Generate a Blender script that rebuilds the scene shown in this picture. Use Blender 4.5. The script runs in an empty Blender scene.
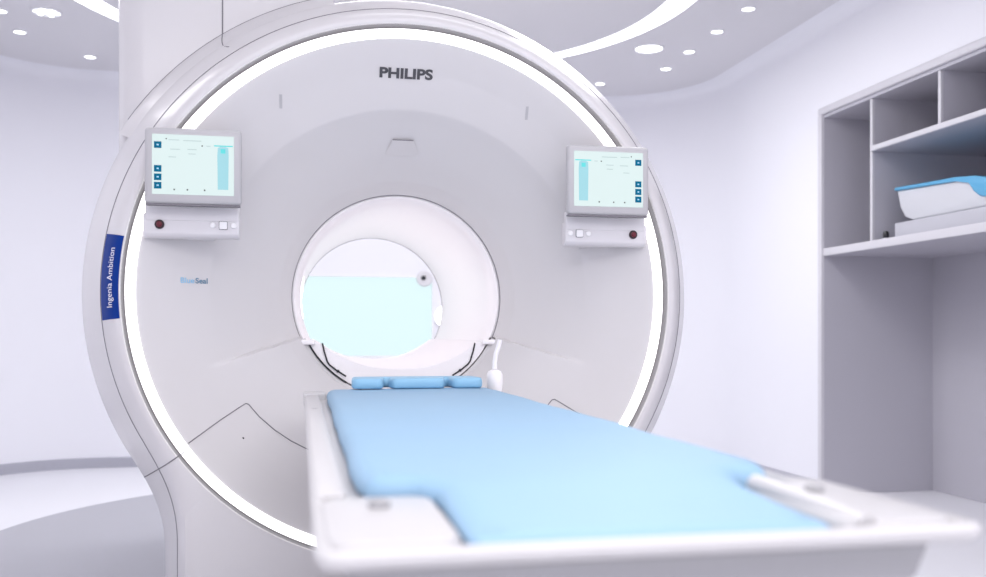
import bpy, bmesh, math
from math import sin, cos, pi, radians, sqrt, atan2
from mathutils import Vector, noise

sc = bpy.context.scene
COL = sc.collection

# ---------------------------------------------------------------- camera
cd = bpy.data.cameras.new('camera'); cam = bpy.data.objects.new('camera', cd); COL.objects.link(cam)
cam.location = (0, 0, 0.97); cam.rotation_euler = (pi / 2, 0, -math.atan(193 / 950))
cd.sensor_width = 36; cd.lens = 36 * 950 / 986; cd.shift_y = 46.5 / 986
cd.clip_start = 0.02; cd.clip_end = 60
cd.dof.use_dof = True; cd.dof.focus_distance = 3.15; cd.dof.aperture_fstop = 2.4
sc.camera = cam
# ---------------------------------------------------------------- world, lamps, exposure
w = bpy.data.worlds.new('world'); sc.world = w; w.use_nodes = True
w.node_tree.nodes['Background'].inputs[0].default_value = (0.85, 0.88, 1, 1)
w.node_tree.nodes['Background'].inputs[1].default_value = 0.3


def area(name, loc, size, energy, color, rot=(0, 0, 0), spread=180):
    l = bpy.data.lights.new(name, 'AREA'); l.shape = 'RECTANGLE'; l.size, l.size_y = size
    l.energy = energy; l.color = color; l.spread = radians(spread)
    o = bpy.data.objects.new(name, l); COL.objects.link(o); o.location = loc; o.rotation_euler = rot
    return o


COOL = (1.0, 0.985, 0.985)  # unseen area lamps added below the ceiling as fill, without fixtures
area('ceiling_fill_front', (0.4, -0.6, 2.80), (4.2, 2.6), 54, COOL)
area('ceiling_fill_mid', (0.9, 1.9, 2.80), (3.6, 1.2), 11, COOL)
area('ceiling_fill_rear', (0.43, 5.2, 2.78), (2.2, 1.4), 20, COOL)
area('ceiling_fill_left', (-1.3, 4.4, 2.80), (0.7, 2.2), 9, COOL)
area('ceiling_fill_right', (1.55, 4.6, 2.80), (0.7, 2.2), 16, COOL)
sc.view_settings.view_transform = 'Standard'; sc.view_settings.look = 'None'
sc.view_settings.gamma = 1; sc.view_settings.use_curve_mapping = False
sc.view_settings.exposure = 0.86
sc.cycles.use_denoising = True
sc.cycles.max_bounces = 10; sc.cycles.diffuse_bounces = 6


# ---------------------------------------------------------------- materials
def mat(name, col, rough=0.5, emit=None, strength=0.0, coat=0.0, bump=0.0, bscale=60, metal=0.0, var=0.0):
    m = bpy.data.materials.new(name); m.use_nodes = True
    nt = m.node_tree; b = nt.nodes['Principled BSDF']
    b.inputs['Base Color'].default_value = (*col, 1); b.inputs['Roughness'].default_value = rough
    b.inputs['Metallic'].default_value = metal
    b.inputs['Coat Weight'].default_value = coat; b.inputs['Coat Roughness'].default_value = 0.15
    if emit:
        b.inputs['Emission Color'].default_value = (*emit, 1); b.inputs['Emission Strength'].default_value = strength
    tc = nt.nodes.new('ShaderNodeTexCoord'); n = nt.nodes.new('ShaderNodeTexNoise')
    n.inputs['Scale'].default_value = bscale; n.inputs['Detail'].default_value = 3
    nt.links.new(tc.outputs['Object'], n.inputs['Vector'])
    if bump:
        bp = nt.nodes.new('ShaderNodeBump'); bp.inputs['Strength'].default_value = bump; bp.inputs['Distance'].default_value = 0.01
        nt.links.new(n.outputs['Fac'], bp.inputs['Height']); nt.links.new(bp.outputs['Normal'], b.inputs['Normal'])
    mx = nt.nodes.new('ShaderNodeMapRange')
    mx.inputs['To Min'].default_value = max(0, rough - 0.03); mx.inputs['To Max'].default_value = rough + 0.03
    nt.links.new(n.outputs['Fac'], mx.inputs['Value']); nt.links.new(mx.outputs['Result'], b.inputs['Roughness'])
    if var:
        r = nt.nodes.new('ShaderNodeMix'); r.data_type = 'RGBA'
        r.inputs['A'].default_value = (*[c * (1 - var) for c in col], 1); r.inputs['B'].default_value = (*col, 1)
        nt.links.new(n.outputs['Fac'], r.inputs['Factor']); nt.links.new(r.outputs['Result'], b.inputs['Base Color'])
    return m


M = dict(
    wall=mat('wall_paint', (0.835, 0.835, 0.885), 0.6, bump=0.02, bscale=150),
    ceil=mat('ceiling_paint', (0.71, 0.70, 0.73), 0.7),
    floor=mat('pale_resin_floor', (0.78, 0.78, 0.82), 0.42, bscale=1.5),
    disc=mat('grey_resin_floor', (0.38, 0.38, 0.42), 0.32, bscale=1.5),
    base=mat('baseboard_grey', (0.42, 0.42, 0.48), 0.4),
    face=mat('scanner_face_plastic', (0.66, 0.64, 0.645), 0.42, coat=0.05),
    house=mat('scanner_housing_plastic', (0.67, 0.65, 0.66), 0.3, coat=0.4),
    bore=mat('bore_lining', (0.95, 0.92, 0.93), 0.35),
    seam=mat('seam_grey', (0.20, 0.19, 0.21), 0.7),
    gap=mat('gap_black', (0.02, 0.02, 0.025), 0.8),
    edge=mat('ring_edge_grey', (0.20, 0.19, 0.20), 0.5),
    ring=mat('ring_light', (1, 1, 1), 0.5, (1, 0.99, 1), 1.0),
    label=mat('label_blue', (0.004, 0.036, 0.24), 0.45),
    letw=mat('letter_white', (0.9, 0.9, 0.95), 0.5),
    letg=mat('letter_grey', (0.09, 0.09, 0.10), 0.5),
    letb=mat('letter_pale_blue', (0.25, 0.55, 0.78), 0.5),
    letd=mat('letter_slate', (0.13, 0.25, 0.36), 0.5),
    bezel=mat('monitor_bezel', (0.48, 0.47, 0.485), 0.4),
    panel=mat('control_panel_plastic', (0.70, 0.68, 0.70), 0.4),
    screen=mat('screen_glow', (0.1, 0.12, 0.12), 0.3, (0.77, 0.90, 0.89), 0.47),
    icon=mat('icon_blue', (0.0, 0.03, 0.06), 0.3, (0.0, 0.15, 0.28), 0.42),
    iconw=mat('icon_mark', (0.3, 0.4, 0.5), 0.3, (0.12, 0.40, 0.55), 0.42),
    teal=mat('screen_teal', (0.05, 0.3, 0.3), 0.3, (0.10, 0.42, 0.42), 0.55),
    body=mat('screen_cyan', (0.04, 0.1, 0.12), 0.3, (0.38, 0.66, 0.72), 0.52),
    sgrey=mat('screen_text_grey', (0.1, 0.1, 0.1), 0.3, (0.45, 0.62, 0.64), 0.42),
    sdark=mat('screen_text_dark', (0.05, 0.05, 0.05), 0.4),
    red=mat('red_button', (0.12, 0.004, 0.016), 0.35),
    dark=mat('dark_rubber', (0.03, 0.012, 0.018), 0.5),
    button=mat('white_button', (0.88, 0.87, 0.88), 0.3),
    table=mat('table_plastic', (0.60, 0.585, 0.59), 0.35, coat=0.2),
    tray=mat('table_undertray', (0.38, 0.375, 0.39), 0.4),
    matt=mat('blue_vinyl', (0.30, 0.485, 0.66), 0.55, bump=0.06, bscale=9, var=0.06),
    head=mat('blue_headrest_vinyl', (0.30, 0.56, 0.76), 0.45, bump=0.05, bscale=12),
    cab=mat('cabinet_laminate', (0.50, 0.49, 0.545), 0.5),
    cabe=mat('cabinet_edge', (0.63, 0.62, 0.66), 0.4),
    blue=mat('lid_blue', (0.10, 0.38, 0.62), 0.35),
    shell=mat('coil_shell_white', (0.60, 0.61, 0.65), 0.35),
    sbox=mat('grey_box', (0.50, 0.50, 0.55), 0.4),
    lamp=mat('lamp_diffuser', (1, 1, 1), 0.5, (1, 1, 1), 1.6),
    lampd=mat('lamp_reflector', (0.80, 0.80, 0.85), 0.35),
    lring=mat('lamp_trim_white', (0.85, 0.85, 0.88), 0.4),
    strip=mat('bore_fill_glow', (0.9, 0.9, 0.9), 0.5, (1, 0.975, 0.985), 1.35),  # added glow that lifts the bore interior
    cove=mat('cove_diffuser', (1, 1, 1), 0.5, (0.98, 0.98, 1), 1.2),
    win=mat('window_glow', (0.02, 0.03, 0.03), 0.4, (0.76, 0.95, 0.98), 0.535),
    black=mat('black_plastic', (0.01, 0.01, 0.015), 0.3),
)

for k in ('label', 'letg', 'icon', 'body', 'teal', 'iconw', 'screen'): M[k].node_tree.nodes['Principled BSDF'].inputs['Specular IOR Level'].default_value = 0.12


# ---------------------------------------------------------------- helpers
ORG = {}
KR = 0.9646                                                   # the room's surveyed size correction (applied above 0.97 m)
ROOM = [False]


def room(p):
    if not ROOM[0]: return Vector(p)
    return Vector((p[0] * KR, p[1] * KR, .97 + (p[2] - .97) * KR if p[2] > .97 else p[2]))




def tag(o, label=None, cat=None, group=None, kind=None):
    for k, v in (('label', label), ('category', cat), ('group', group), ('kind', kind)):
        if v: o[k] = v
    return o


def empty(name, loc, label, cat, group=None):
    o = bpy.data.objects.new(name, None); loc = room(loc); COL.objects.link(o); o.location = loc
    ORG[o.name] = Vector(loc)
    return tag(o, label, cat, group)


def obj(name, bm, m, parent=None, smooth=True, angle=40, loc=None):
    """link bm (world coordinates) as ONE mesh object; parts take the origin of their parent"""
    me = bpy.data.meshes.new(name)
    org = ORG[parent.name] if parent else room(loc or (0, 0, 0))
    bmesh.ops.recalc_face_normals(bm, faces=bm.faces[:])
    for v in bm.verts: v.co = room(v.co) - org
    if smooth:
        for f in bm.faces: f.smooth = True
        lim = radians(angle)
        for e in bm.edges:
            if len(e.link_faces) == 2 and e.calc_face_angle(0) > lim: e.smooth = False
    bm.to_mesh(me); bm.free(); me.materials.append(m)
    o = bpy.data.objects.new(name, me); COL.objects.link(o)
    ORG[o.name] = org
    if parent: o.parent = parent
    else: o.location = org
    return o


def box(bm, a, b, bev=0.0, seg=3):
    t = bmesh.new(); bmesh.ops.create_cube(t, size=1)
    for v in t.verts:
        v.co = Vector([(a[i] + b[i]) / 2 + v.co[i] * (b[i] - a[i]) for i in range(3)])
    if bev: bmesh.ops.bevel(t, geom=t.edges[:], offset=bev, segments=seg, affect='EDGES', profile=0.5)
    me = bpy.data.meshes.new('t'); t.to_mesh(me); t.free(); bm.from_mesh(me); bpy.data.meshes.remove(me)


def nb(*a, **k):
    bm = bmesh.new(); box(bm, *a, **k); return bm


def loft(bm, rings, closed=True, cap0=False, cap1=False):
    R = [[bm.verts.new(p) for p in r] for r in rings]
    n = len(R[0])
    for a, b in zip(R, R[1:]):
        for i in range(n if closed else n - 1):
            j = (i + 1) % n
            try: bm.faces.new((a[i], a[j], b[j], b[i]))
            except ValueError: pass
    if cap0: bm.faces.new(R[0])
    if cap1: bm.faces.new(R[-1])
    return R


def lathe(bm, prof, c, axis='z', n=32, cap0=True, cap1=True):
    """prof: (radius, height)"""
    rings = []
    for r, h in prof:
        ring = []
        for i in range(n):
            a = 2 * pi * i / n; u, v = r * cos(a), r * sin(a)
            ring.append((c[0] + u, c[1] + v, c[2] + h) if axis == 'z' else
                        (c[0] + u, c[1] + h, c[2] + v) if axis == 'y' else (c[0] + h, c[1] + u, c[2] + v))
        rings.append(ring)
    loft(bm, rings, True, cap0, cap1)


def tube(bm, pts, r, n=6):
    pts = [Vector(p) for p in pts]
    rings = []
    for i, p in enumerate(pts):
        t = (pts[min(i + 1, len(pts) - 1)] - pts[max(i - 1, 0)]).normalized()
        up = Vector((0, 1, 0)) if abs(t.y) < 0.9 else Vector((0, 0, 1))
        a = t.cross(up).normalized(); b = t.cross(a).normalized()
        rr = r(i / (len(pts) - 1)) if callable(r) else r
        rings.append([p + (a * cos(2 * pi * k / n) + b * sin(2 * pi * k / n)) * rr for k in range(n)])
    loft(bm, rings, True, True, True)


def rounded(poly, rad, seg=8):
    """poly: list of (x, y[, radius]) -> dense outline with rounded corners"""
    out = []; n = len(poly)
    for i in range(n):
        p = Vector(poly[i][:2]); r = poly[i][2] if len(poly[i]) > 2 else rad
        a = Vector(poly[i - 1][:2]) - p; b = Vector(poly[(i + 1) % n][:2]) - p
        an = a.angle(b); d = min(r / math.tan(an / 2), a.length * 0.48, b.length * 0.48)
        p0, p1 = p + a.normalized() * d, p + b.normalized() * d
        for k in range(seg + 1):
            t = k / seg; out.append((1 - t) ** 2 * p0 + 2 * t * (1 - t) * p + t * t * p1)
    return out


def inset(out, d):
    n = len(out); res = []
    area2 = sum(out[i].x * out[(i + 1) % n].y - out[(i + 1) % n].x * out[i].y for i in range(n))
    s = 1 if area2 > 0 else -1
    for i in range(n):
        t = (out[(i + 1) % n] - out[i - 1])
        if t.length < 1e-9: t = out[(i + 2) % n] - out[i - 2]
        t.normalize(); res.append(out[i] + Vector((-t.y, t.x)) * d * s)
    return res


def pad(bm, poly, rad, prof, put=lambda x, y, z: (x, y, z), seg=8, extra=None):
    """stack of inset outlines; prof: (inset, z)"""
    o = rounded(poly, rad, seg); rings = []
    for d, z in prof:
        rings.append([put(p.x, p.y, z) for p in (inset(o, d) if d else o)])
    loft(bm, rings, True, True, True)


def prism_x(bm, prof, x0, x1, bev=0, seg=3):
    """(y, z) outline extruded along x"""
    t = bmesh.new()
    loft(t, [[(x0, y, z) for y, z in prof], [(x1, y, z) for y, z in prof]], True, True, True)
    if bev: bmesh.ops.bevel(t, geom=t.edges[:], offset=bev, segments=seg, affect='EDGES', profile=0.5)
    me = bpy.data.meshes.new('t'); t.to_mesh(me); t.free(); bm.from_mesh(me); bpy.data.meshes.remove(me)


def smooth(a, b, x):
    t = min(1, max(0, (x - a) / (b - a))); return t * t * (3 - 2 * t)


def text_mesh(s, size, bold=0.0, extr=0.0):
    cu = bpy.data.curves.new('t', 'FONT'); cu.body = s; cu.size = size; cu.offset = bold; cu.extrude = extr
    cu.align_x = 'CENTER'; cu.align_y = 'CENTER'; cu.resolution_u = 6
    to = bpy.data.objects.new('t', cu); COL.objects.link(to)
    dg = bpy.context.evaluated_depsgraph_get()
    me = bpy.data.meshes.new_from_object(to.evaluated_get(dg))
    bm = bmesh.new(); bm.from_mesh(me)
    bpy.data.objects.remove(to); bpy.data.curves.remove(cu); bpy.data.meshes.remove(me)
    return bm


# ================================================================ the room
ROOM[0] = True
XL, XR, YB, YF, H = -2.37, 3.23, 7.65, -3.0, 2.95
CR = 0.9                                                     # radius of the two rear corners
NY0, NY1, NZ0, NZ1, NX = 3.0, 5.475, 0.0, 2.37, 4.03          # recess for the shelving


def wall_strip(plan, z0=0.0, fil=0.10):
    """plan: (x, y, inward nx, ny); rises and rolls over into the ceiling"""
    prof = [(0, z0), (0, 1.5), (0, H - fil)] + [(fil * (1 - cos(a)), H - fil + fil * sin(a)) for a in [pi / 2 * k / 6 for k in range(1, 7)]]
    bm = bmesh.new()
    loft(bm, [[(x + nx * d, y + ny * d, z) for d, z in prof] for x, y, nx, ny in plan], closed=False)
    return bm


arc = lambda cx, cy, a0, a1: [(cx + CR * cos(a), cy + CR * sin(a), -cos(a), -sin(a)) for a in [a0 + (a1 - a0) * k / 24 for k in range(25)]]
back_plan = arc(XL + CR, YB - CR, pi, pi / 2) + arc(XR - CR, YB - CR, pi / 2, 0)
# rear wall with the bright control-room window cut out of it
WX0, WX1, WZ0, WZ1 = -0.75, 1.07, 0.78, 1.455
bm = wall_strip([p for p in back_plan])
for f in list(bm.faces):                                      # remove the flat middle span below the fillet
    c = f.calc_center_median()
    if abs(c.y - YB) < 0.01 and XL + CR + 0.01 < c.x < XR - CR - 0.01 and c.z < H - 0.1: bm.faces.remove(f)
xs = [XL + CR, WX0, WX1, XR - CR]; zs = [0, WZ0, WZ1, H - 0.10]
for i in range(3):
    for j in range(3):
        if i == 1 and j == 1: continue
        bm.faces.new([bm.verts.new(p) for p in ((xs[i], YB, zs[j]), (xs[i + 1], YB, zs[j]), (xs[i + 1], YB, zs[j + 1]), (xs[i], YB, zs[j + 1]))])
bmesh.ops.remove_doubles(bm, verts=bm.verts[:], dist=1e-5)
tag(obj('wall_back', bm, M['wall']), kind='structure')
tag(obj('wall_left', wall_strip([(XL, YB - CR, 1, 0), (XL, YF, 1, 0)]), M['wall']), kind='structure')
tag(obj('wall_front', nb((XL - .1, YF - .1, 0), (XR + .1, YF, H)), M['wall']), kind='structure')
bm = wall_strip([(XR, YB - CR, -1, 0), (XR, NY1, -1, 0)])
for piece in (wall_strip([(XR, NY1, -1, 0), (XR, NY0, -1, 0)], NZ1), wall_strip([(XR, NY0, -1, 0), (XR, YF, -1, 0)])):
    if piece:
        me = bpy.data.meshes.new('t'); piece.to_mesh(me); piece.free()
        bm.from_mesh(me); bpy.data.meshes.remove(me)
# the strip above the recess starts at NZ1: drop the fold at 1.5
for v in bm.verts:
    if NY0 - 1e-4 <= v.co.y <= NY1 + 1e-4 and abs(v.co.z - 1.5) < 1e-4 and len(v.link_faces) and \
       any(abs(u.co.z - NZ1) < 1e-4 for e in v.link_edges for u in e.verts): v.co.z = NZ1 + 0.02
tag(obj('wall_right', bm, M['wall']), kind='structure')

CX, CY = 0.43, 5.3                                             # centre of the round cove in the ceiling
bm = bmesh.new(); N = 96
inn = [(CX + 1.87 * cos(2 * pi * k / N), CY + 1.87 * sin(2 * pi * k / N), H) for k in range(N)]
inn_up = [(x, y, H + 0.06) for x, y, z in inn]


def ray_rect(k):
    a = 2 * pi * k / N; dx, dy = cos(a), sin(a); t = 99
    if dx > 1e-9: t = min(t, (XR + .9 - CX) / dx)
    if dx < -1e-9: t = min(t, (XL - .2 - CX) / dx)
    if dy > 1e-9: t = min(t, (YB + .2 - CY) / dy)
    if dy < -1e-9: t = min(t, (YF - .2 - CY) / dy)
    return (CX + dx * t, CY + dy * t, H)


rect = [ray_rect(k) for k in range(N)]
loft(bm, [rect, inn, inn_up])
# fill the corners the rays cut off
for x, y in ((XR + .9, YF - .2), (XL - .2, YF - .2)):
    near = min(range(N), key=lambda k: (Vector(rect[k][:2]) - Vector((x, y))).length)
bm2 = nb((XL - .2, YF - .2, H + .001), (XR + .9, CY - 1.95, H + .05))
me = bpy.data.meshes.new('t'); bm2.to_mesh(me); bm2.free(); bm.from_mesh(me); bpy.data.meshes.remove(me)
bm2 = bmesh.new(); lathe(bm2, [(1.70, 0.06), (1.70, 0.0), (1.66, -0.035), (1.57, -0.05), (0.01, -0.05)], (CX, CY, H), n=N, cap0=False)
me = bpy.data.meshes.new('t'); bm2.to_mesh(me); bm2.free(); bm.from_mesh(me); bpy.data.meshes.remove(me)
tag(obj('ceiling', bm, M['ceil'], angle=25), kind='structure')

ROOM[0] = False
tag(obj('floor', nb((XL - .2, YF - .2, -0.1), (NX + .1, YB + .2, 0)), M['floor'], smooth=False), kind='structure')
bm = bmesh.new(); lathe(bm, [(1.94, 0), (1.94, 0.003), (0.01, 0.003)], (0.43, 4.62, 0), n=128, cap0=False)
tag(obj('trim_1', bm, M['disc'], smooth=False), 'round grey floor inlay under the scanner', kind='structure')
ROOM[0] = True

bm = bmesh.new()
loft(bm, [[(x, y, 0), (x + nx * .012, y + ny * .012, 0), (x + nx * .012, y + ny * .012, .07), (x, y, .075)] for x, y, nx, ny in [(XL, YF, 1, 0)] + back_plan + [(XR, NY1 + .03, -1, 0)]], closed=False)
tag(obj('baseboard_back', bm, M['base'], smooth=False), kind='structure')

# rear window
wn = empty('window_1', ((WX0 + WX1) / 2, YB, WZ0), 'bright pale cyan window on the rear wall seen through the bore', 'window'); wn['kind'] = 'structure'
bm = bmesh.new(); box(bm, (WX0 + .01, YB + .03, WZ0 + .01), (WX1 - .01, YB + .04, WZ1 - .01)); obj('window_pane', bm, M['win'], wn, smooth=False)
bm = bmesh.new()
for a, b in (((WX0, YB - .01, WZ0), (WX0 + .02, YB + .05, WZ1)), ((WX1 - .02, YB - .01, WZ0), (WX1, YB + .05, WZ1)),
             ((WX0 + .02, YB - .01, WZ1 - .02), (WX1 - .02, YB + .05, WZ1)), ((WX0 + .02, YB - .01, WZ0), (WX1 - .02, YB + .05, WZ0 + .03))):
    box(bm, a, b)
obj('window_frame', bm, M['lring'], wn, smooth=False)

# ================================================================ ceiling lights
t = empty('cove_light', (CX, CY, H), 'glowing ring-shaped cove light curving around the ceiling', 'ceiling light')
bm = bmesh.new(); lathe(bm, [(1.87, 0.0), (1.865, -0.004), (1.705, -0.004), (1.70, 0.0)], (CX, CY, H), n=N, cap0=False, cap1=False)
obj('diffuser', bm, M['cove'], t)


def downlight(x, y, r, label, group, big=False):
    t = empty('downlight', (x, y, H), label, 'ceiling light', group)
    bm = bmesh.new(); lathe(bm, [(r, 0), (r, -.006), (r * .9, -.010), (r * .86, -.004)], (x, y, H), n=28, cap0=False, cap1=False)
    obj('trim_ring', bm, M['lring'], t)
    if big:
        bm = bmesh.new(); lathe(bm, [(r * .88, -.003), (r * .5, -.0025)], (x, y, H), n=28, cap0=False, cap1=False)
        obj('reflector', bm, M['lampd'], t)
        for k in range(6):
            a = 2 * pi * k / 6 + .3; bm = bmesh.new()
            lathe(bm, [(r * .17, -.009), (r * .14, -.011)], (x + r * .68 * cos(a), y + r * .68 * sin(a), H), n=12)
            obj('lamp_cell', bm, M['lamp'], t)
        bm = bmesh.new(); lathe(bm, [(r * .50, -.003), (r * .46, -.006), (.001, -.006)], (x, y, H), n=24)
        obj('diffuser', bm, M['lamp'], t)
    else:
        bm = bmesh.new(); lathe(bm, [(r * .88, -.002), (r * .86, -.005), (.001, -.005)], (x, y, H), n=24)
        obj('diffuser', bm, M['lamp'], t)


G = 'small round downlights in the ceiling'
for y, lb in ((5.33, 'nearest small round downlight in the row on the right ceiling, at the top edge'), (5.77, 'second small round downlight along the right ceiling row, counted from the front'),
              (6.22, 'third small round downlight in the right row, beside the large round light'), (6.65, 'fourth small round downlight in the right ceiling row, beyond the large light')):
    downlight(2.66, y, .043, lb, G)
downlight(2.31, 7.15, .043, 'small round downlight just above the right shoulder of the scanner', G)
downlight(2.36, 6.21, .105, 'large round ceiling light between the cove and right downlight row', 'large round ceiling lights')
downlight(-1.79, 6.27, .043, 'small round downlight cut off by the left edge of the photo', G)
downlight(-1.79, 6.68, .043, 'small round downlight on the left ceiling, in front of the large round light', G)
downlight(-1.46, 7.18, .043, 'small round downlight left of the scanner shroud, nearest the rear wall', G)
downlight(-1.52, 6.24, .088, 'large round multi-cell ceiling light at the upper left', 'large round ceiling lights', True)

ROOM[0] = False
# ================================================================ the scanner
AX, AZ = 0.349, 1.105
S = empty('mri_scanner', (AX, 3.9, 0), 'huge white round magnetic resonance scanner with a glowing ring and open bore', 'medical scanner')
ZS = .985
P = lambda x, y, z: (AX + x, y, AZ + z * ZS)                       # scanner coordinates: x, z from the bore axis

DP = [(.335, 3.56), (.345, 3.51), (.358, 3.475), (.374, 3.452), (.376, 3.448), (.42, 3.395), (.50, 3.325), (.60, 3.245), (.637, 3.213), (.66, 3.202), (.75, 3.160), (.851, 3.106)]


def dish(r):
    if r <= DP[0][0]: return DP[0][1]
    for (a, ya), (b, yb) in zip(DP, DP[1:]):
        if r <= b: return ya + (yb - ya) * (r - a) / (b - a)
    return DP[-1][1]


def face_y(x, z):
    r = sqrt(x * x + z * z); y = dish(r)
    if .50 < r < .75:                                          # the crease only shows in the upper half
        t = smooth(-.15, .25, z); y = t * y + (1 - t) * (3.325 + (r - .50) / .25 * (3.160 - 3.325) - .012 * sin(pi * (r - .5) / .25) )
    zl = -.145 - .33 * (abs(x) - .345) if abs(x) > .30 else -.130
    k = 1 - smooth(zl - .004, zl + .004, z)
    k *= (1 - smooth(.42, .70, r))
    return y - .072 * k


NA = 640
rad = sorted(set([.376, .377] + [.378 + (.851 - .378) * k / 90 for k in range(91)]))
bm = bmesh.new()
loft(bm, [[P(r * cos(2 * pi * k / NA), face_y(r * cos(2 * pi * k / NA), r * sin(2 * pi * k / NA)), r * sin(2 * pi * k / NA)) for k in range(NA)] for r in rad])
obj('front_panel', bm, M['face'], S, angle=60)


def yl(bm, prof, n=160, c=(0, 0)):
    lathe(bm, [(r, y) for r, y in prof], (AX + c[0], 0, AZ + c[1]), 'y', n, False, False)
    for v in bm.verts: v.co.z = AZ + (v.co.z - AZ) * ZS


bm = bmesh.new(); yl(bm, [(.376, 3.452), (.370, 3.450), (.358, 3.466), (.349, 3.50), (.346, 3.56), (.346, 4.70), (.352, 4.745), (.40, 4.80), (.44, 4.81)])
obj('bore_tube', bm, M['bore'], S)
bm = bmesh.new(); yl(bm, [(.3765, 3.4465), (.3785, 3.4445), (.3785, 3.46)]); obj('bore_seam', bm, M['seam'], S)
bm = bmesh.new(); yl(bm, [(.3475, 4.693), (.3445, 4.693), (.3445, 4.699), (.3475, 4.699)]); obj('rear_seam', bm, M['seam'], S)
bm = bmesh.new(); yl(bm, [(.848, 3.112), (.849, 3.101), (.853, 3.098), (.876, 3.098), (.880, 3.102), (.880, 3.108)], 200); obj('ring_light', bm, M['ring'], S)
bm = bmesh.new(); yl(bm, [(.879, 3.107), (.885, 3.107), (.8875, 3.100), (.8885, 3.077)], 200); obj('ring_rim', bm, M['edge'], S)


def key(phi, R):
    """outline of the housing: circle merging into a straight plinth"""
    W = .728 + (R - .957) * .657; c, s = cos(phi), sin(phi)
    if s >= 0: return R
    tb = min(W / abs(c) if abs(c) > 1e-9 else 99, AZ / ZS / abs(s))
    if W / max(abs(c), 1e-9) >= AZ / ZS / abs(s): return tb
    k = .13; h = max(k - abs(R - tb), 0) / k
    return max(R, tb) + h * h * k / 4


HP = [(.888, 3.080), (.890, 3.072), (.895, 3.070), (.910, 3.076), (.930, 3.096), (.950, 3.126), (.966, 3.154), (.985, 3.188), (1.008, 3.228), (1.030, 3.270), (1.048, 3.315), (1.058, 3.360), (1.062, 3.42), (1.062, 4.60), (1.04, 4.72), (.98, 4.79), (.90, 4.81)]
angs = [2 * pi * k / 720 for k in range(720)]
bm = bmesh.new(); rings = []
for i, (R, y) in enumerate(HP):
    if i < 3: rings.append([P(R * cos(a), y, R * sin(a)) for a in angs])
    else:
        rings.append([P(key(a, R) * cos(a), y, max(-AZ / ZS, key(a, R) * sin(a))) for a in angs])
loft(bm, rings)
loft(bm, [[P(.44 * cos(a), 4.81, .44 * sin(a)) for a in angs], rings[-1]])
obj('housing', bm, M['house'], S, angle=50)


def hy(R):
    for (a, ya), (b, yb) in zip(HP[2:], HP[3:]):
        if R <= b: return ya + (yb - ya) * (R - a) / max(b - a, 1e-6)
    return HP[12][1]


def house_y(x, z):
    r = sqrt(x * x + z * z); a = atan2(z, x); lo, hi = .896, 1.061
    for _ in range(30):
        m = (lo + hi) / 2
        if key(a, m) < r: lo = m
        else: hi = m
    return hy(lo)


# seams of the housing
seam = []
bm = bmesh.new()
pts = [P(key(a, .957) * cos(a), 3.1375, key(a, .957) * sin(a)) for a in [radians(-52 + k * 0.5) for k in range(0, 569)]]
pts = [p for p in pts if p[2] > 0.02]
tube(bm, pts, .0016); obj('seam_line', bm, M['seam'], S)
for s in (-1, 1):
    bm = bmesh.new(); tube(bm, [P(s * (.70 + .19 * k / 16), house_y(.70 + .19 * k / 16, -.505 - .135 * k / 16) - .0005, -.505 - .135 * k / 16) for k in range(0, 15)], .0018)
    obj('seam_line', bm, M['seam'], S)
    path = [(-.692, -.482), (-.60, -.415), (-.535, -.372), (-.523, -.365), (-.514, -.368), (-.48, -.41), (-.43, -.456), (-.38, -.492), (-.33, -.52), (-.26, -.55)]
    fine = []
    for (x0, z0), (x1, z1) in zip(path, path[1:]):
        for k in range(6): fine.append((x0 + (x1 - x0) * k / 6, z0 + (z1 - z0) * k / 6))
    bm = bmesh.new(); tube(bm, [P(-s * x, face_y(x, z) - .0004, z) for x, z in fine], .0017); obj('access_panel_seam', bm, M['seam'], S)
    bm = bmesh.new(); lathe(bm, [(.004, -.001), (.003, -.003)], (AX + s * .53, face_y(.53, -.47), AZ - .47), 'y', 12); obj('screw_hole', bm, M['gap'], S)
    # slim upright slots
    x, z = s * .41, .632; y = face_y(x, z)
    bm = bmesh.new(); loft(bm, [[P(x + dx, face_y(x + dx, zz) - .0012, zz) for dx in (-.0045, 0, .0045)] for zz in [z - .021 + .042 * k / 8 for k in range(9)]], closed=False)
    obj('slot', bm, M['bezel'], S)

# hooded lens above the bore
y = face_y(0, .545)
bm = bmesh.new()
loft(bm, [[P(-.036, y - .012, .545), P(.036, y - .012, .545), P(.062, y + .034, .500), P(-.062, y + .034, .500)],
          [P(-.032, y + .02, .548), P(.032, y + .02, .548), P(.062, y + .06, .500), P(-.062, y + .06, .500)]], True, True, True)
obj('lens_hood', bm, M['face'], S, smooth=False)
bm = nb(P(-.036, y - .0125, .5445), P(.036, y + .012, .5475)); obj('hood_shadow_strip', bm, M['seam'], S, smooth=False)  # dark strip stands in for the shade under the notch's overhang

# shroud rising to the ceiling
HC = .97 + (H - .97) * KR
bm = bmesh.new(); o = rounded([(-.955, 3.345, .10), (-.25, 3.345, .06), (-.25, 4.4, .05), (-.955, 4.4, .05)], .05)
loft(bm, [[P(p.x, p.y, sqrt(1.02 ** 2 - p.x ** 2) - .02) for p in o], [(AX + p.x, p.y, HC) for p in o]], True, True, True)
obj('ceiling_shroud', bm, M['house'], S)
bm = bmesh.new(); tube(bm, [P(-.607, 3.3445, .895), (AX - .607, 3.3445, HC - .002)], .0022)
obj('seam_line', bm, M['seam'], S)
CP = [(.985, 3.188), (1.008, 3.228), (1.030, 3.2745), (1.050, 3.2995), (1.070, 3.3215), (1.083, 3.3375)]


def collar_y(r):
    for (a, ya), (b, yb) in zip(CP, CP[1:]):
        if r <= b: return ya + (yb - ya) * (r - a) / (b - a)
    return CP[-1][1]


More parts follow.
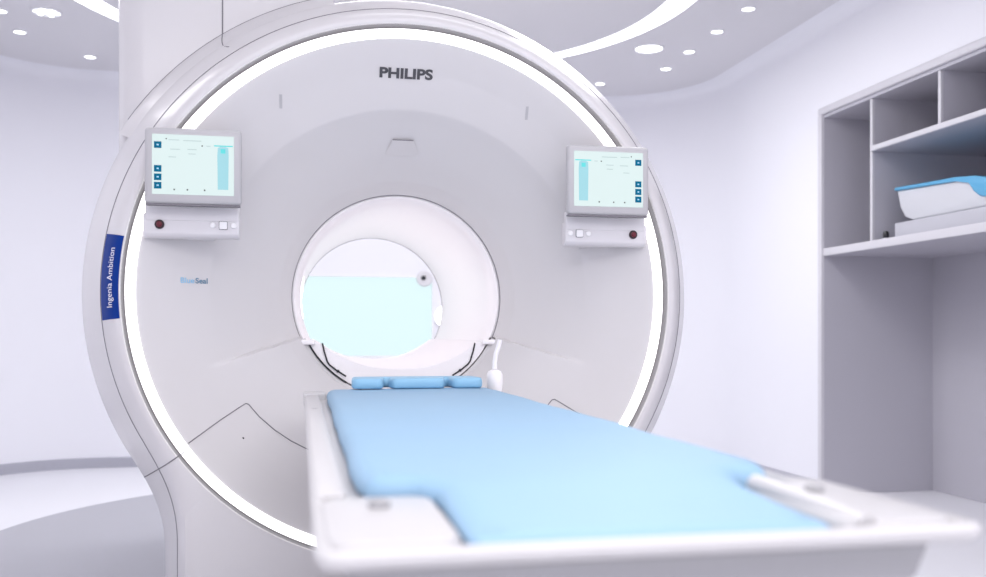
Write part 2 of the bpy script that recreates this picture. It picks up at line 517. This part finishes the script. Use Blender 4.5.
pts = []
for k in range(17):
    r = 1.083 - .080 * k / 16; x = -.607 + .030 * (k / 16) ** 3
    pts.append(P(x, collar_y(r) - .0008, sqrt(r * r - x * x)))
bm = bmesh.new(); tube(bm, pts, .0015)
obj('seam_line', bm, M['seam'], S)
bm = bmesh.new()
loft(bm, [[P(r * cos(a), y, r * sin(a)) for a in [radians(103 + 47 * k / 60) for k in range(61)]] for r, y in ((1.030, 3.275), (1.050, 3.300), (1.070, 3.322), (1.083, 3.338), (1.086, 3.346))], closed=False)
obj('shroud_collar', bm, M['house'], S)
bm = bmesh.new(); tube(bm, [P(1.085 * cos(a), 3.345, 1.085 * sin(a)) for a in [radians(104 + k) for k in range(0, 44)]], .0022)
obj('seam_line', bm, M['seam'], S)

# blue name plate on the rim
def rim(r, a, lift=.0015): return P(r * cos(a), hy(r) - lift, r * sin(a))


bm = bmesh.new()
loft(bm, [[rim(.892 + (.955 - .892) * j / 8, a, .0012) for j in range(9)] for a in [radians(169.0 + 16.5 * k / 40) for k in range(41)]], closed=False)
plate = obj('name_plate', bm, M['label'], S)
bm = text_mesh('Ingenia Ambition', .0262, .0)
bmesh.ops.subdivide_edges(bm, edges=[e for e in bm.edges if e.calc_length() > .01], cuts=2)
for v in bm.verts:
    a = radians(177.4) - v.co.x * 1.06 / .92; r = .921 + v.co.y
    v.co = Vector(rim(r, a, .003))
tag(obj('lettering', bm, M['letw'], plate, smooth=False), 'small white lettering running up the blue plate')


def face_text(s, size, bold, x, z, m, name='lettering', par=S, sx=1.0, lift=.002, lab=None):
    bm = text_mesh(s, size, bold)
    for v in bm.verts:
        u, w = x + v.co.x * sx, z + v.co.y
        v.co = Vector(P(u, face_y(x + v.co.x * sx * .98, z + v.co.y) - lift, w))
    return tag(obj(name, bm, m, par, smooth=False), lab)


face_text('PHILIPS', .0415, .0016, -.003, .745, M['letg'], 'brand_lettering', sx=1.35, lab='bold dark grey capital lettering above the bore')
face_text('Blue', .025, .0002, -.703, .040, M['letb'], 'small_lettering', sx=.95, lab='pale blue first half of the small lettering')
face_text('Seal', .025, .0005, -.661, .040, M['letd'], 'small_lettering', sx=.95, lab='slate second half of the small lettering')

# ---- couch bridge inside the bore
def dishz(x):
    x = abs(x)
    if x >= .285: return -.160
    t = x / .285; return -.258 + .098 * (t ** 2.3)


bm = bmesh.new(); Rb = .358
cols = [-.320 + .640 * k / 60 for k in range(61)]
bz = lambda x: -sqrt(Rb * Rb - x * x)
sec = [(x, dishz(x)) for x in cols] + [(x, min(bz(x), dishz(x) - .002)) for x in reversed(cols)]
rr = loft(bm, [[P(x, 3.390, z - (.004 if i < 61 else 0)) for i, (x, z) in enumerate(sec)], [P(x, 3.396, z) for x, z in sec], [P(x * .985, 4.68, z * .985) for x, z in sec]])
for ring in (rr[0], rr[-1]):
    for k in range(60): bm.faces.new((ring[k], ring[k + 1], ring[120 - k], ring[121 - k]))
obj('couch_bridge', bm, M['bore'], S, angle=35)
for s in (-1, 1):
    bm = bmesh.new(); tube(bm, [P(.3605 * cos(a) * s, 3.384, .3605 * sin(a)) for a in [radians((-28 if s < 0 else -24) - k * 1.6) for k in range(20 if s < 0 else 4)]], .0028); obj('gap_line', bm, M['gap'], S)
    pl = [(.272, -.166), (.266, -.195), (.255, -.232), (.248, -.243), (.225, -.262), (.190, -.285)]
    bm = bmesh.new(); tube(bm, [P(s * x, 3.3862, z) for x, z in pl], .0028); obj('gap_line', bm, M['gap'], S)
    bm = bmesh.new(); lathe(bm, [(.0055, 0), (.004, -.003)], (AX + s * .218, 3.388, AZ - .2625), 'y', 14); obj('screw', bm, M['gap'], S)
    bm = bmesh.new(); box(bm, P(s * .322 - .025, 3.372, -.172), P(s * .322 + .025, 3.46, -.154), bev=.005); obj('bridge_latch', bm, M['bore'], S)
bm = bmesh.new()
loft(bm, [[P(r * cos(a), y, r * sin(a)) for a in [radians(204 + 132 * k / 80) for k in range(81)]] for r, y in ((.3615, 3.42), (.363, 3.388), (.375, 3.381), (.40, 3.372), (.425, 3.362), (.43, 3.40))], closed=False)
obj('lower_apron', bm, M['face'], S)
# glowing strip added along the left flank to brighten the bore lining
bm = bmesh.new()
loft(bm, [[P(.3440 * cos(a), y, .3440 * sin(a)) for a in [radians(166 + 26 * k / 12) for k in range(13)]] for y in (3.58, 4.66)], closed=False)
obj('bore_fill_strip', bm, M['strip'], S)
# docking block below the bore that the table plugs into
bm = nb(P(-.24, 3.07, -AZ + .10), P(.24, 3.46, -.43), bev=.03); obj('docking_block', bm, M['house'], S)


# ---- monitors and control panels
def monitor(cx, mir):
    """mir = -1: buttons on the left edge of the screen, +1: mirrored"""
    y0 = 3.022; zc = .386
    bm = nb(P(cx - .1425, y0, zc - .1185), P(cx + .1425, y0 + .030, zc + .1175), bev=.012)
    mo = obj('monitor', bm, M['bezel'], S)
    bm = nb(P(cx - .05, y0 + .025, zc - .09), P(cx + .05, y0 + .20, zc + .06), bev=.02); obj('monitor_mount', bm, M['panel'], S)
    sw, sh = .240, .185; sz = zc + .003; ys = y0 - .0008
    bm = nb(P(cx - sw / 2, ys, sz - sh / 2), P(cx + sw / 2, ys + .004, sz + sh / 2)); obj('screen', bm, M['screen'], mo, smooth=False)
    f = lambda u: cx + (u - .5) * sw * (-mir)                  # u measured from the button side
    g = lambda v: sz + (.5 - v) * sh

    def flat(name, m, u0, v0, u1, v1, lift=.0006):
        xa, xb = sorted((f(u0), f(u1)))
        return obj(name, nb(P(xa, ys - lift, g(v1)), P(xb, ys + .001, g(v0))), m, mo, smooth=False)
    for v in (.18, .575, .715, .855):
        flat('icon', M['icon'], .025, v - .055, .115, v + .055, .0008)
        flat('icon_mark', M['iconw'], .058, v - .012, .082, v + .012, .0012)
    flat('heading_bar', M['teal'], .755, .155, .985, .175)
    bm = bmesh.new()
    pol = [(.80, .20), (.83, .18), (.90, .18), (.93, .20), (.935, .32), (.93, .90), (.80, .90), (.795, .32)]
    pts = [P(f(u), ys - .0006, g(v)) for u, v in pol]; bm.faces.new([bm.verts.new(p) for p in pts])
    obj('patient_figure', bm, M['body'], mo, smooth=False)
    flat('figure_head', M['teal'], .835, .215, .895, .29, .0010)
    for u0, u1, v in ((.20, .33, .085), (.38, .60, .09), (.22, .34, .24), (.43, .54, .235), (.44, .53, .31), (.20, .29, .37), (.66, .71, .17)):
        flat('text_line', M['sgrey'], u0, v, u1, v + .012)
    for u in (.26, .42, .63): flat('text_dot', M['sdark'], u, .905, u + .018, .93)
    flat('text_dot', M['sdark'], .165, .065, .18, .085); flat('text_dot', M['sdark'], .60, .165, .618, .185)
    # neck and control panel
    bm = nb(P(cx - .138, y0 + .004, zc - .1225), P(cx + .138, y0 + .028, zc - .1175)); obj('shadow_gap', bm, M['seam'], mo, smooth=False)
    bm = nb(P(cx * 1.012 - .140, y0 + .055, zc - .165), P(cx * 1.012 + .140, y0 + .085, zc - .100), bev=.006); obj('monitor_neck', bm, M['panel'], S)
    zc2 = .205; y0 += .035
    bm = nb(P(cx - .05, y0 + .06, zc2 - .032), P(cx + .05, y0 + .18, zc2 + .03), bev=.006); obj('panel_mount', bm, M['panel'], S)
    bm = bmesh.new()
    prof = [(y0 + .032, .037), (y0 + .022, .032), (y0 + .024, -.026), (y0 + .034, -.036), (y0 + .050, -.040), (y0 + .070, -.036), (y0 + .070, .042), (y0 + .05, .042)]
    prism_x(bm, [(y, AZ + zc2 + z) for y, z in prof], AX + cx - .1435 + cx * .017, AX + cx + .1435 + cx * .017, bev=.004)
    pa = obj('control_panel', bm, M['panel'], S)
    yp = y0 + .0228
    xr = cx + mir * .106
    bm = bmesh.new(); lathe(bm, [(.0145, .004), (.0145, -.003), (.012, -.005)], (AX + xr, yp, AZ + zc2 + .002), 'y', 24); obj('button_collar', bm, M['dark'], pa)
    bm = bmesh.new(); lathe(bm, [(.0088, -.004), (.0088, -.008), (.005, -.010), (.001, -.010)], (AX + xr, yp, AZ + zc2 + .002), 'y', 24); tag(obj('stop_button', bm, M['red'], pa), 'dark red round stop button')
    xk = cx - mir * .084; zk = AZ + zc2 + .002
    bm = bmesh.new(); pad(bm, [(-.013, -.013), (.013, -.013), (.013, .013), (-.013, .013)], .004, [(0, .003), (0, -.0025), (.001, -.0035)], put=lambda x, y, z: (AX + xk + x, yp + z, zk + y)); obj('control_pad_surround', bm, M['seam'], pa)
    bm = bmesh.new(); pad(bm, [(-.0118, -.0118), (.0118, -.0118), (.0118, .0118), (-.0118, .0118)], .004, [(0, 0), (0, -.0045), (.001, -.0055)], put=lambda x, y, z: (AX + xk + x, yp + z, zk + y)); obj('control_pad', bm, M['button'], pa)
    for dx in (-.032, .031):
        bm = bmesh.new(); lathe(bm, [(.0088, .002), (.0088, -.003), (.007, -.005), (.001, -.005)], (AX + xk + dx, yp, zk), 'y', 20); obj('round_button', bm, M['button'], pa)


monitor(-.668, -1)
monitor(.658, 1)

# ================================================================ patient table
TX = .338; ZT = .782
T = empty('patient_table', (TX, 2.0, 0), 'long white patient table running from the foreground up to the scanner', 'patient table')
bm = bmesh.new()
pad(bm, [(.012, .825, .03), (.676, .825, .03), (.668, 1.125, .02), (.640, 1.16, .02), (.640, 3.05, .02), (.012, 3.05, .02)], .03,
    [(.030, ZT - .019), (.006, ZT - .017), (0, ZT - .010), (.001, ZT - .004), (.005, ZT), (.013, ZT), (.019, ZT - .011), (.08, ZT - .012)])
top_o = obj('tabletop', bm, M['table'], T, angle=60)
for s in (-1, 1):
    bm = bmesh.new()
    xa, xb = (.0215, .1480) if s < 0 else (.528, .655)
    pad(bm, [(xa, .848), (xb, .848), (xb, 1.092), (xa, 1.092)], .034, [(0, ZT - .011), (0, ZT - .002), (.004, ZT + .003), (.012, ZT + .004)])
    obj('corner_pad', bm, M['table'], T)
    if s > 0:
        bm = bmesh.new(); tube(bm, [(.552, .850, ZT - .004), (.550, .89, ZT), (.544, 1.03, ZT + .006), (.541, 1.065, ZT + .007)], .0125, 12)
        obj('side_ridge', bm, M['table'], T)
    bm = bmesh.new(); lathe(bm, [(.012, 0), (.012, .006), (.008, .009), (.001, .009)], (TX + s * .255, 1.02, ZT + .0038), n=20); obj('knob', bm, M['tray'], T)
# raised rail along the left side
bm = bmesh.new()
pad(bm, [(.016, 1.12), (.052, 1.12), (.056, 3.045), (.016, 3.045)], .008, [(0, ZT - .010), (0, ZT + .001), (.004, ZT + .004)])
obj('side_rail', bm, M['table'], T)
bm = nb((.010, 2.97, ZT - .03), (.080, 3.06, ZT + .010), bev=.006); obj('rail_end_cap', bm, M['table'], T)
bm = bmesh.new(); lathe(bm, [(.008, 0), (.008, .001), (.001, .001)], (.036, 2.42, ZT + .0035), n=14); obj('rail_screw', bm, M['tray'], T)
bm = bmesh.new()
loft(bm, [[(TX + x, y, z) for x, y in ((-a, b), (a, b), (a, 3.0), (-a, 3.0))] for a, b, z in ((.300, .862, ZT - .0185), (.288, .875, ZT - .07), (.250, .97, ZT - .13), (.20, 1.10, ZT - .15))], True, True, True)
bmesh.ops.bevel(bm, geom=bm.edges[:], offset=.008, segments=2, affect='EDGES')
obj('undertray', bm, M['tray'], T)
bm = bmesh.new()
loft(bm, [[(TX + x, y, z) for x, y in ((-a, b), (a, b), (a, 2.98), (-a, 2.98))] for a, b, z in ((.17, 1.95, ZT - .15), (.16, 2.0, .30), (.19, 1.9, .12))], True, True, True)
bmesh.ops.bevel(bm, geom=bm.edges[:], offset=.02, segments=3, affect='EDGES')
obj('pedestal', bm, M['table'], T)
bm = nb((TX - .27, 1.55, .045), (TX + .27, 3.0, .13), bev=.03); obj('base_plate', bm, M['table'], T)
for sx in (-1, 1):
    for y in (1.68, 2.85):
        bm = bmesh.new(); lathe(bm, [(.02, -.014), (.038, -.014), (.042, -.008), (.042, .008), (.038, .014), (.02, .014)], (TX + sx * .20, y, .045), 'x', 24); obj('caster', bm, M['bezel'], T)

# mattress
MX = .335
bm = bmesh.new()
z0 = ZT - .0095; hh = .0315
half = [(.183, .849, .02), (.182, 1.07, .03), (.205, 1.115, .03), (.258, 1.125, .035), (.268, 1.19, .05), (.266, 1.9, .3), (.258, 2.5, .3), (.256, 2.95, .03)]
q = [(MX + a, b, r) for a, b, r in half] + [(MX - a, b, r) for a, b, r in reversed(half)]
o = rounded(q, .03, 8); dense = []
for i, p in enumerate(o):
    n_ = o[(i + 1) % len(o)]; k = max(1, int((n_ - p).length / .04))
    dense += [p.lerp(n_, t / k) for t in range(k)]
rings = []
for d, h in [(.004, 0), (0, .007), (0, .015), (.005, .024), (.013, .030), (.025, .0325), (.045, hh)]:
    ring = []
    for p in inset(dense, d):
        f = .42 + .58 * smooth(.84, 1.20, p.y)
        wob = .005 * noise.noise(Vector((p.x * 2, p.y * 5, 1.3))) * (1 if p.x > MX else -1) * (1 if 1.15 < p.y < 2.9 else 0)
        ring.append((p.x + wob, p.y, z0 + h * f * (1 + .10 * noise.noise(Vector((p.x * 3, p.y * 5, 4))))))
    rings.append(ring)
loft(bm, rings, True, True, False)
bm.verts.ensure_lookup_table()
inner = [v for v in bm.verts[-len(dense):]]
edges = [e for e in {e for v in inner for e in v.link_edges} if e.is_boundary]
bmesh.ops.triangle_fill(bm, use_beauty=True, use_dissolve=False, edges=edges)
o = obj('mattress', bm, M['matt'], None, angle=70, loc=(MX, 2.0, z0))
tag(o, 'long light blue mattress with notched foot corners on the white patient table', 'mattress')

# headrest
bm = bmesh.new()
HZ = z0 + hh + .003
hp = [(-.195, 3.04, .03), (.195, 3.04, .03), (.203, 2.885, .028), (.108, 2.885, .024), (.100, 2.96, .010), (.080, 2.96, .010), (.088, 2.925, .012), (.076, 2.885, .014), (-.076, 2.885, .014), (-.088, 2.925, .012), (-.080, 2.96, .010), (-.100, 2.96, .010), (-.108, 2.885, .024), (-.203, 2.885, .028)]
hp = [(.355 + p[0], p[1], p[2]) for p in hp]
pad(bm, hp, .02, [(.004, HZ), (0, HZ + .006), (0, HZ + .020), (.002, HZ + .027), (.005, HZ + .030), (.008, HZ + .031)], seg=8)
o = obj('head_cushion', bm, M['head'], None, angle=70, loc=(TX, 2.97, HZ))
tag(o, 'deeper blue slotted head cushion at the bore end of the light blue mattress', 'cushion')

# white squeeze bulb on a stem beside the cushion
bx, by = .618, 3.015
t = empty('squeeze_bulb', (bx, by, ZT), 'slim white bulb with a narrow stem standing at the right end of the table', 'alarm bulb')
bm = bmesh.new(); lathe(bm, [(.018, .0), (.024, .008), (.026, .03), (.026, .060), (.021, .070), (.010, .076)], (bx, by, ZT), n=24); obj('bulb', bm, M['bore'], t)
bm = bmesh.new(); tube(bm, [(bx, by, ZT + .078), (bx, by, ZT + .10), (bx + .004, by, ZT + .125), (bx + .012, by, ZT + .15), (bx + .018, by, ZT + .172)], lambda u: .0085 - .001 * u, 12); obj('stem', bm, M['bore'], t)

ROOM[0] = True
# ================================================================ shelving in the right wall
C = empty('storage_unit', (XR, (NY0 + NY1) / 2, 0), 'grey built-in open shelving unit recessed in the right wall', 'shelving unit')
e = .012
bm = nb((NX - .02, NY0, 0.001), (NX, NY1, NZ1)); obj('back_panel', bm, M['cab'], C, smooth=False)
for y in (NY0, NY1 - .02): obj('side_panel', nb((XR + .01, y, 0.001), (NX - .02, y + .02, NZ1)), M['cab'], C, smooth=False)
obj('top_panel', nb((XR + .01, NY0 + .02, NZ1 - .03), (NX - .02, NY1 - .02, NZ1)), M['cab'], C, smooth=False)
bm = bmesh.new()                                              # rounded frame around the opening
box(bm, (XR - .012, NY1 - .018, 0.001), (XR + .02, NY1 + .022, NZ1 - .011), bev=.006)
box(bm, (XR - .012, NY0 - .02, NZ1 - .012), (XR + .02, NY1 + .022, NZ1 + .035), bev=.010)
box(bm, (XR - .012, NY0 - .02, 0.001), (XR + .02, NY0 + .02, NZ1 - .011), bev=.006)
obj('front_frame', bm, M['cabe'], C)


def shelf(z0_, z1_, ya, yb):
    s = obj('shelf', nb((XR + .02, ya, z0_), (NX - .02, yb, z1_)), M['cab'], C, smooth=False)
    obj('edge_band', nb((XR + .002, ya, z0_), (XR + .02, yb, z1_), bev=.002), M['cabe'], s)


def divider(y, za, zb):
    s = obj('divider', nb((XR + .035, y - .011, za), (NX - .02, y + .011, zb)), M['cab'], C, smooth=False)
    obj('edge_band', nb((XR + .017, y - .011, za), (XR + .035, y + .011, zb), bev=.002), M['cabe'], s)


shelf(1.468, 1.515, NY0 + .02, NY1 - .02)
shelf(2.032, 2.062, NY0 + .02, 4.954)
divider(4.965, 1.515, NZ1 - .03)
divider(4.365, 2.062, NZ1 - .03)
divider(3.77, 2.062, NZ1 - .03)

# grey case lying on the shelf
bm = nb((3.285, 3.75, 1.516), (3.74, 4.80, 1.600), bev=.008)
tag(obj('storage_case', bm, M['sbox'], None, loc=(3.5, 4.3, 1.516)), 'flat grey case lying on the shelf under the blue-lidded unit', 'case')
t = empty('receiver_coil', (3.5, 4.4, 1.601), 'white moulded unit with a bright blue padded lid lying on the grey case', 'medical coil')
bm = bmesh.new()
prism_x(bm, [(4.80, 1.785), (4.772, 1.685), (4.73, 1.628), (4.66, 1.602), (4.02, 1.602), (3.955, 1.63), (3.94, 1.66), (3.97, 1.70), (4.15, 1.735), (4.30, 1.757)], 3.30, 3.70, bev=.012)
obj('shell', bm, M['shell'], t)
bm = bmesh.new()
prism_x(bm, [(4.812, 1.783), (4.806, 1.803), (4.30, 1.779), (4.15, 1.762), (4.0, 1.725), (3.915, 1.685), (3.912, 1.635), (3.99, 1.635), (4.12, 1.655), (4.17, 1.69), (4.19, 1.742), (4.30, 1.758)], 3.288, 3.712, bev=.009)
obj('lid', bm, M['blue'], t)
t = empty('plug', (3.29, 4.885, 1.516), 'tiny black rounded plug standing at the end of the grey case', 'plug')
bm = bmesh.new(); lathe(bm, [(.014, 0), (.017, .004), (.017, .036), (.012, .048), (.001, .05)], (3.29, 4.885, 1.516), n=20); obj('plug_body', bm, M['black'], t)
bm = bmesh.new(); lathe(bm, [(.0172, .001), (.0195, .002), (.0195, .007), (.0172, .009)], (3.29, 4.885, 1.516), n=20); obj('plug_band', bm, M['sbox'], t)

# small fixtures on the rear wall
t = empty('wall_camera', (1.00, YB, 1.43), 'small black dome camera at the upper right corner of the rear window', 'camera')
bm = bmesh.new(); lathe(bm, [(.065, 0), (.065, -.02), (.055, -.03)], (.985, YB - .011, 1.425), 'y', 28); obj('mounting_plate', bm, M['ceil'], t)
bm = bmesh.new(); lathe(bm, [(.019, -.028), (.018, -.040), (.010, -.048), (.001, -.050)], (.975, YB - .011, 1.43), 'y', 24); obj('dome', bm, M['black'], t)
t = empty('wall_lamp', (1.16, YB, 1.12), 'small round white lamp on the rear wall right of the window', 'wall lamp')
bm = bmesh.new(); lathe(bm, [(.10, 0), (.10, -.015), (.09, -.022)], (1.16, YB, 1.12), 'y', 32); obj('lamp_base', bm, M['lring'], t)
bm = bmesh.new(); lathe(bm, [(.088, -.021), (.078, -.035), (.04, -.042), (.001, -.043)], (1.16, YB, 1.12), 'y', 32); obj('diffuser', bm, M['lamp'], t)
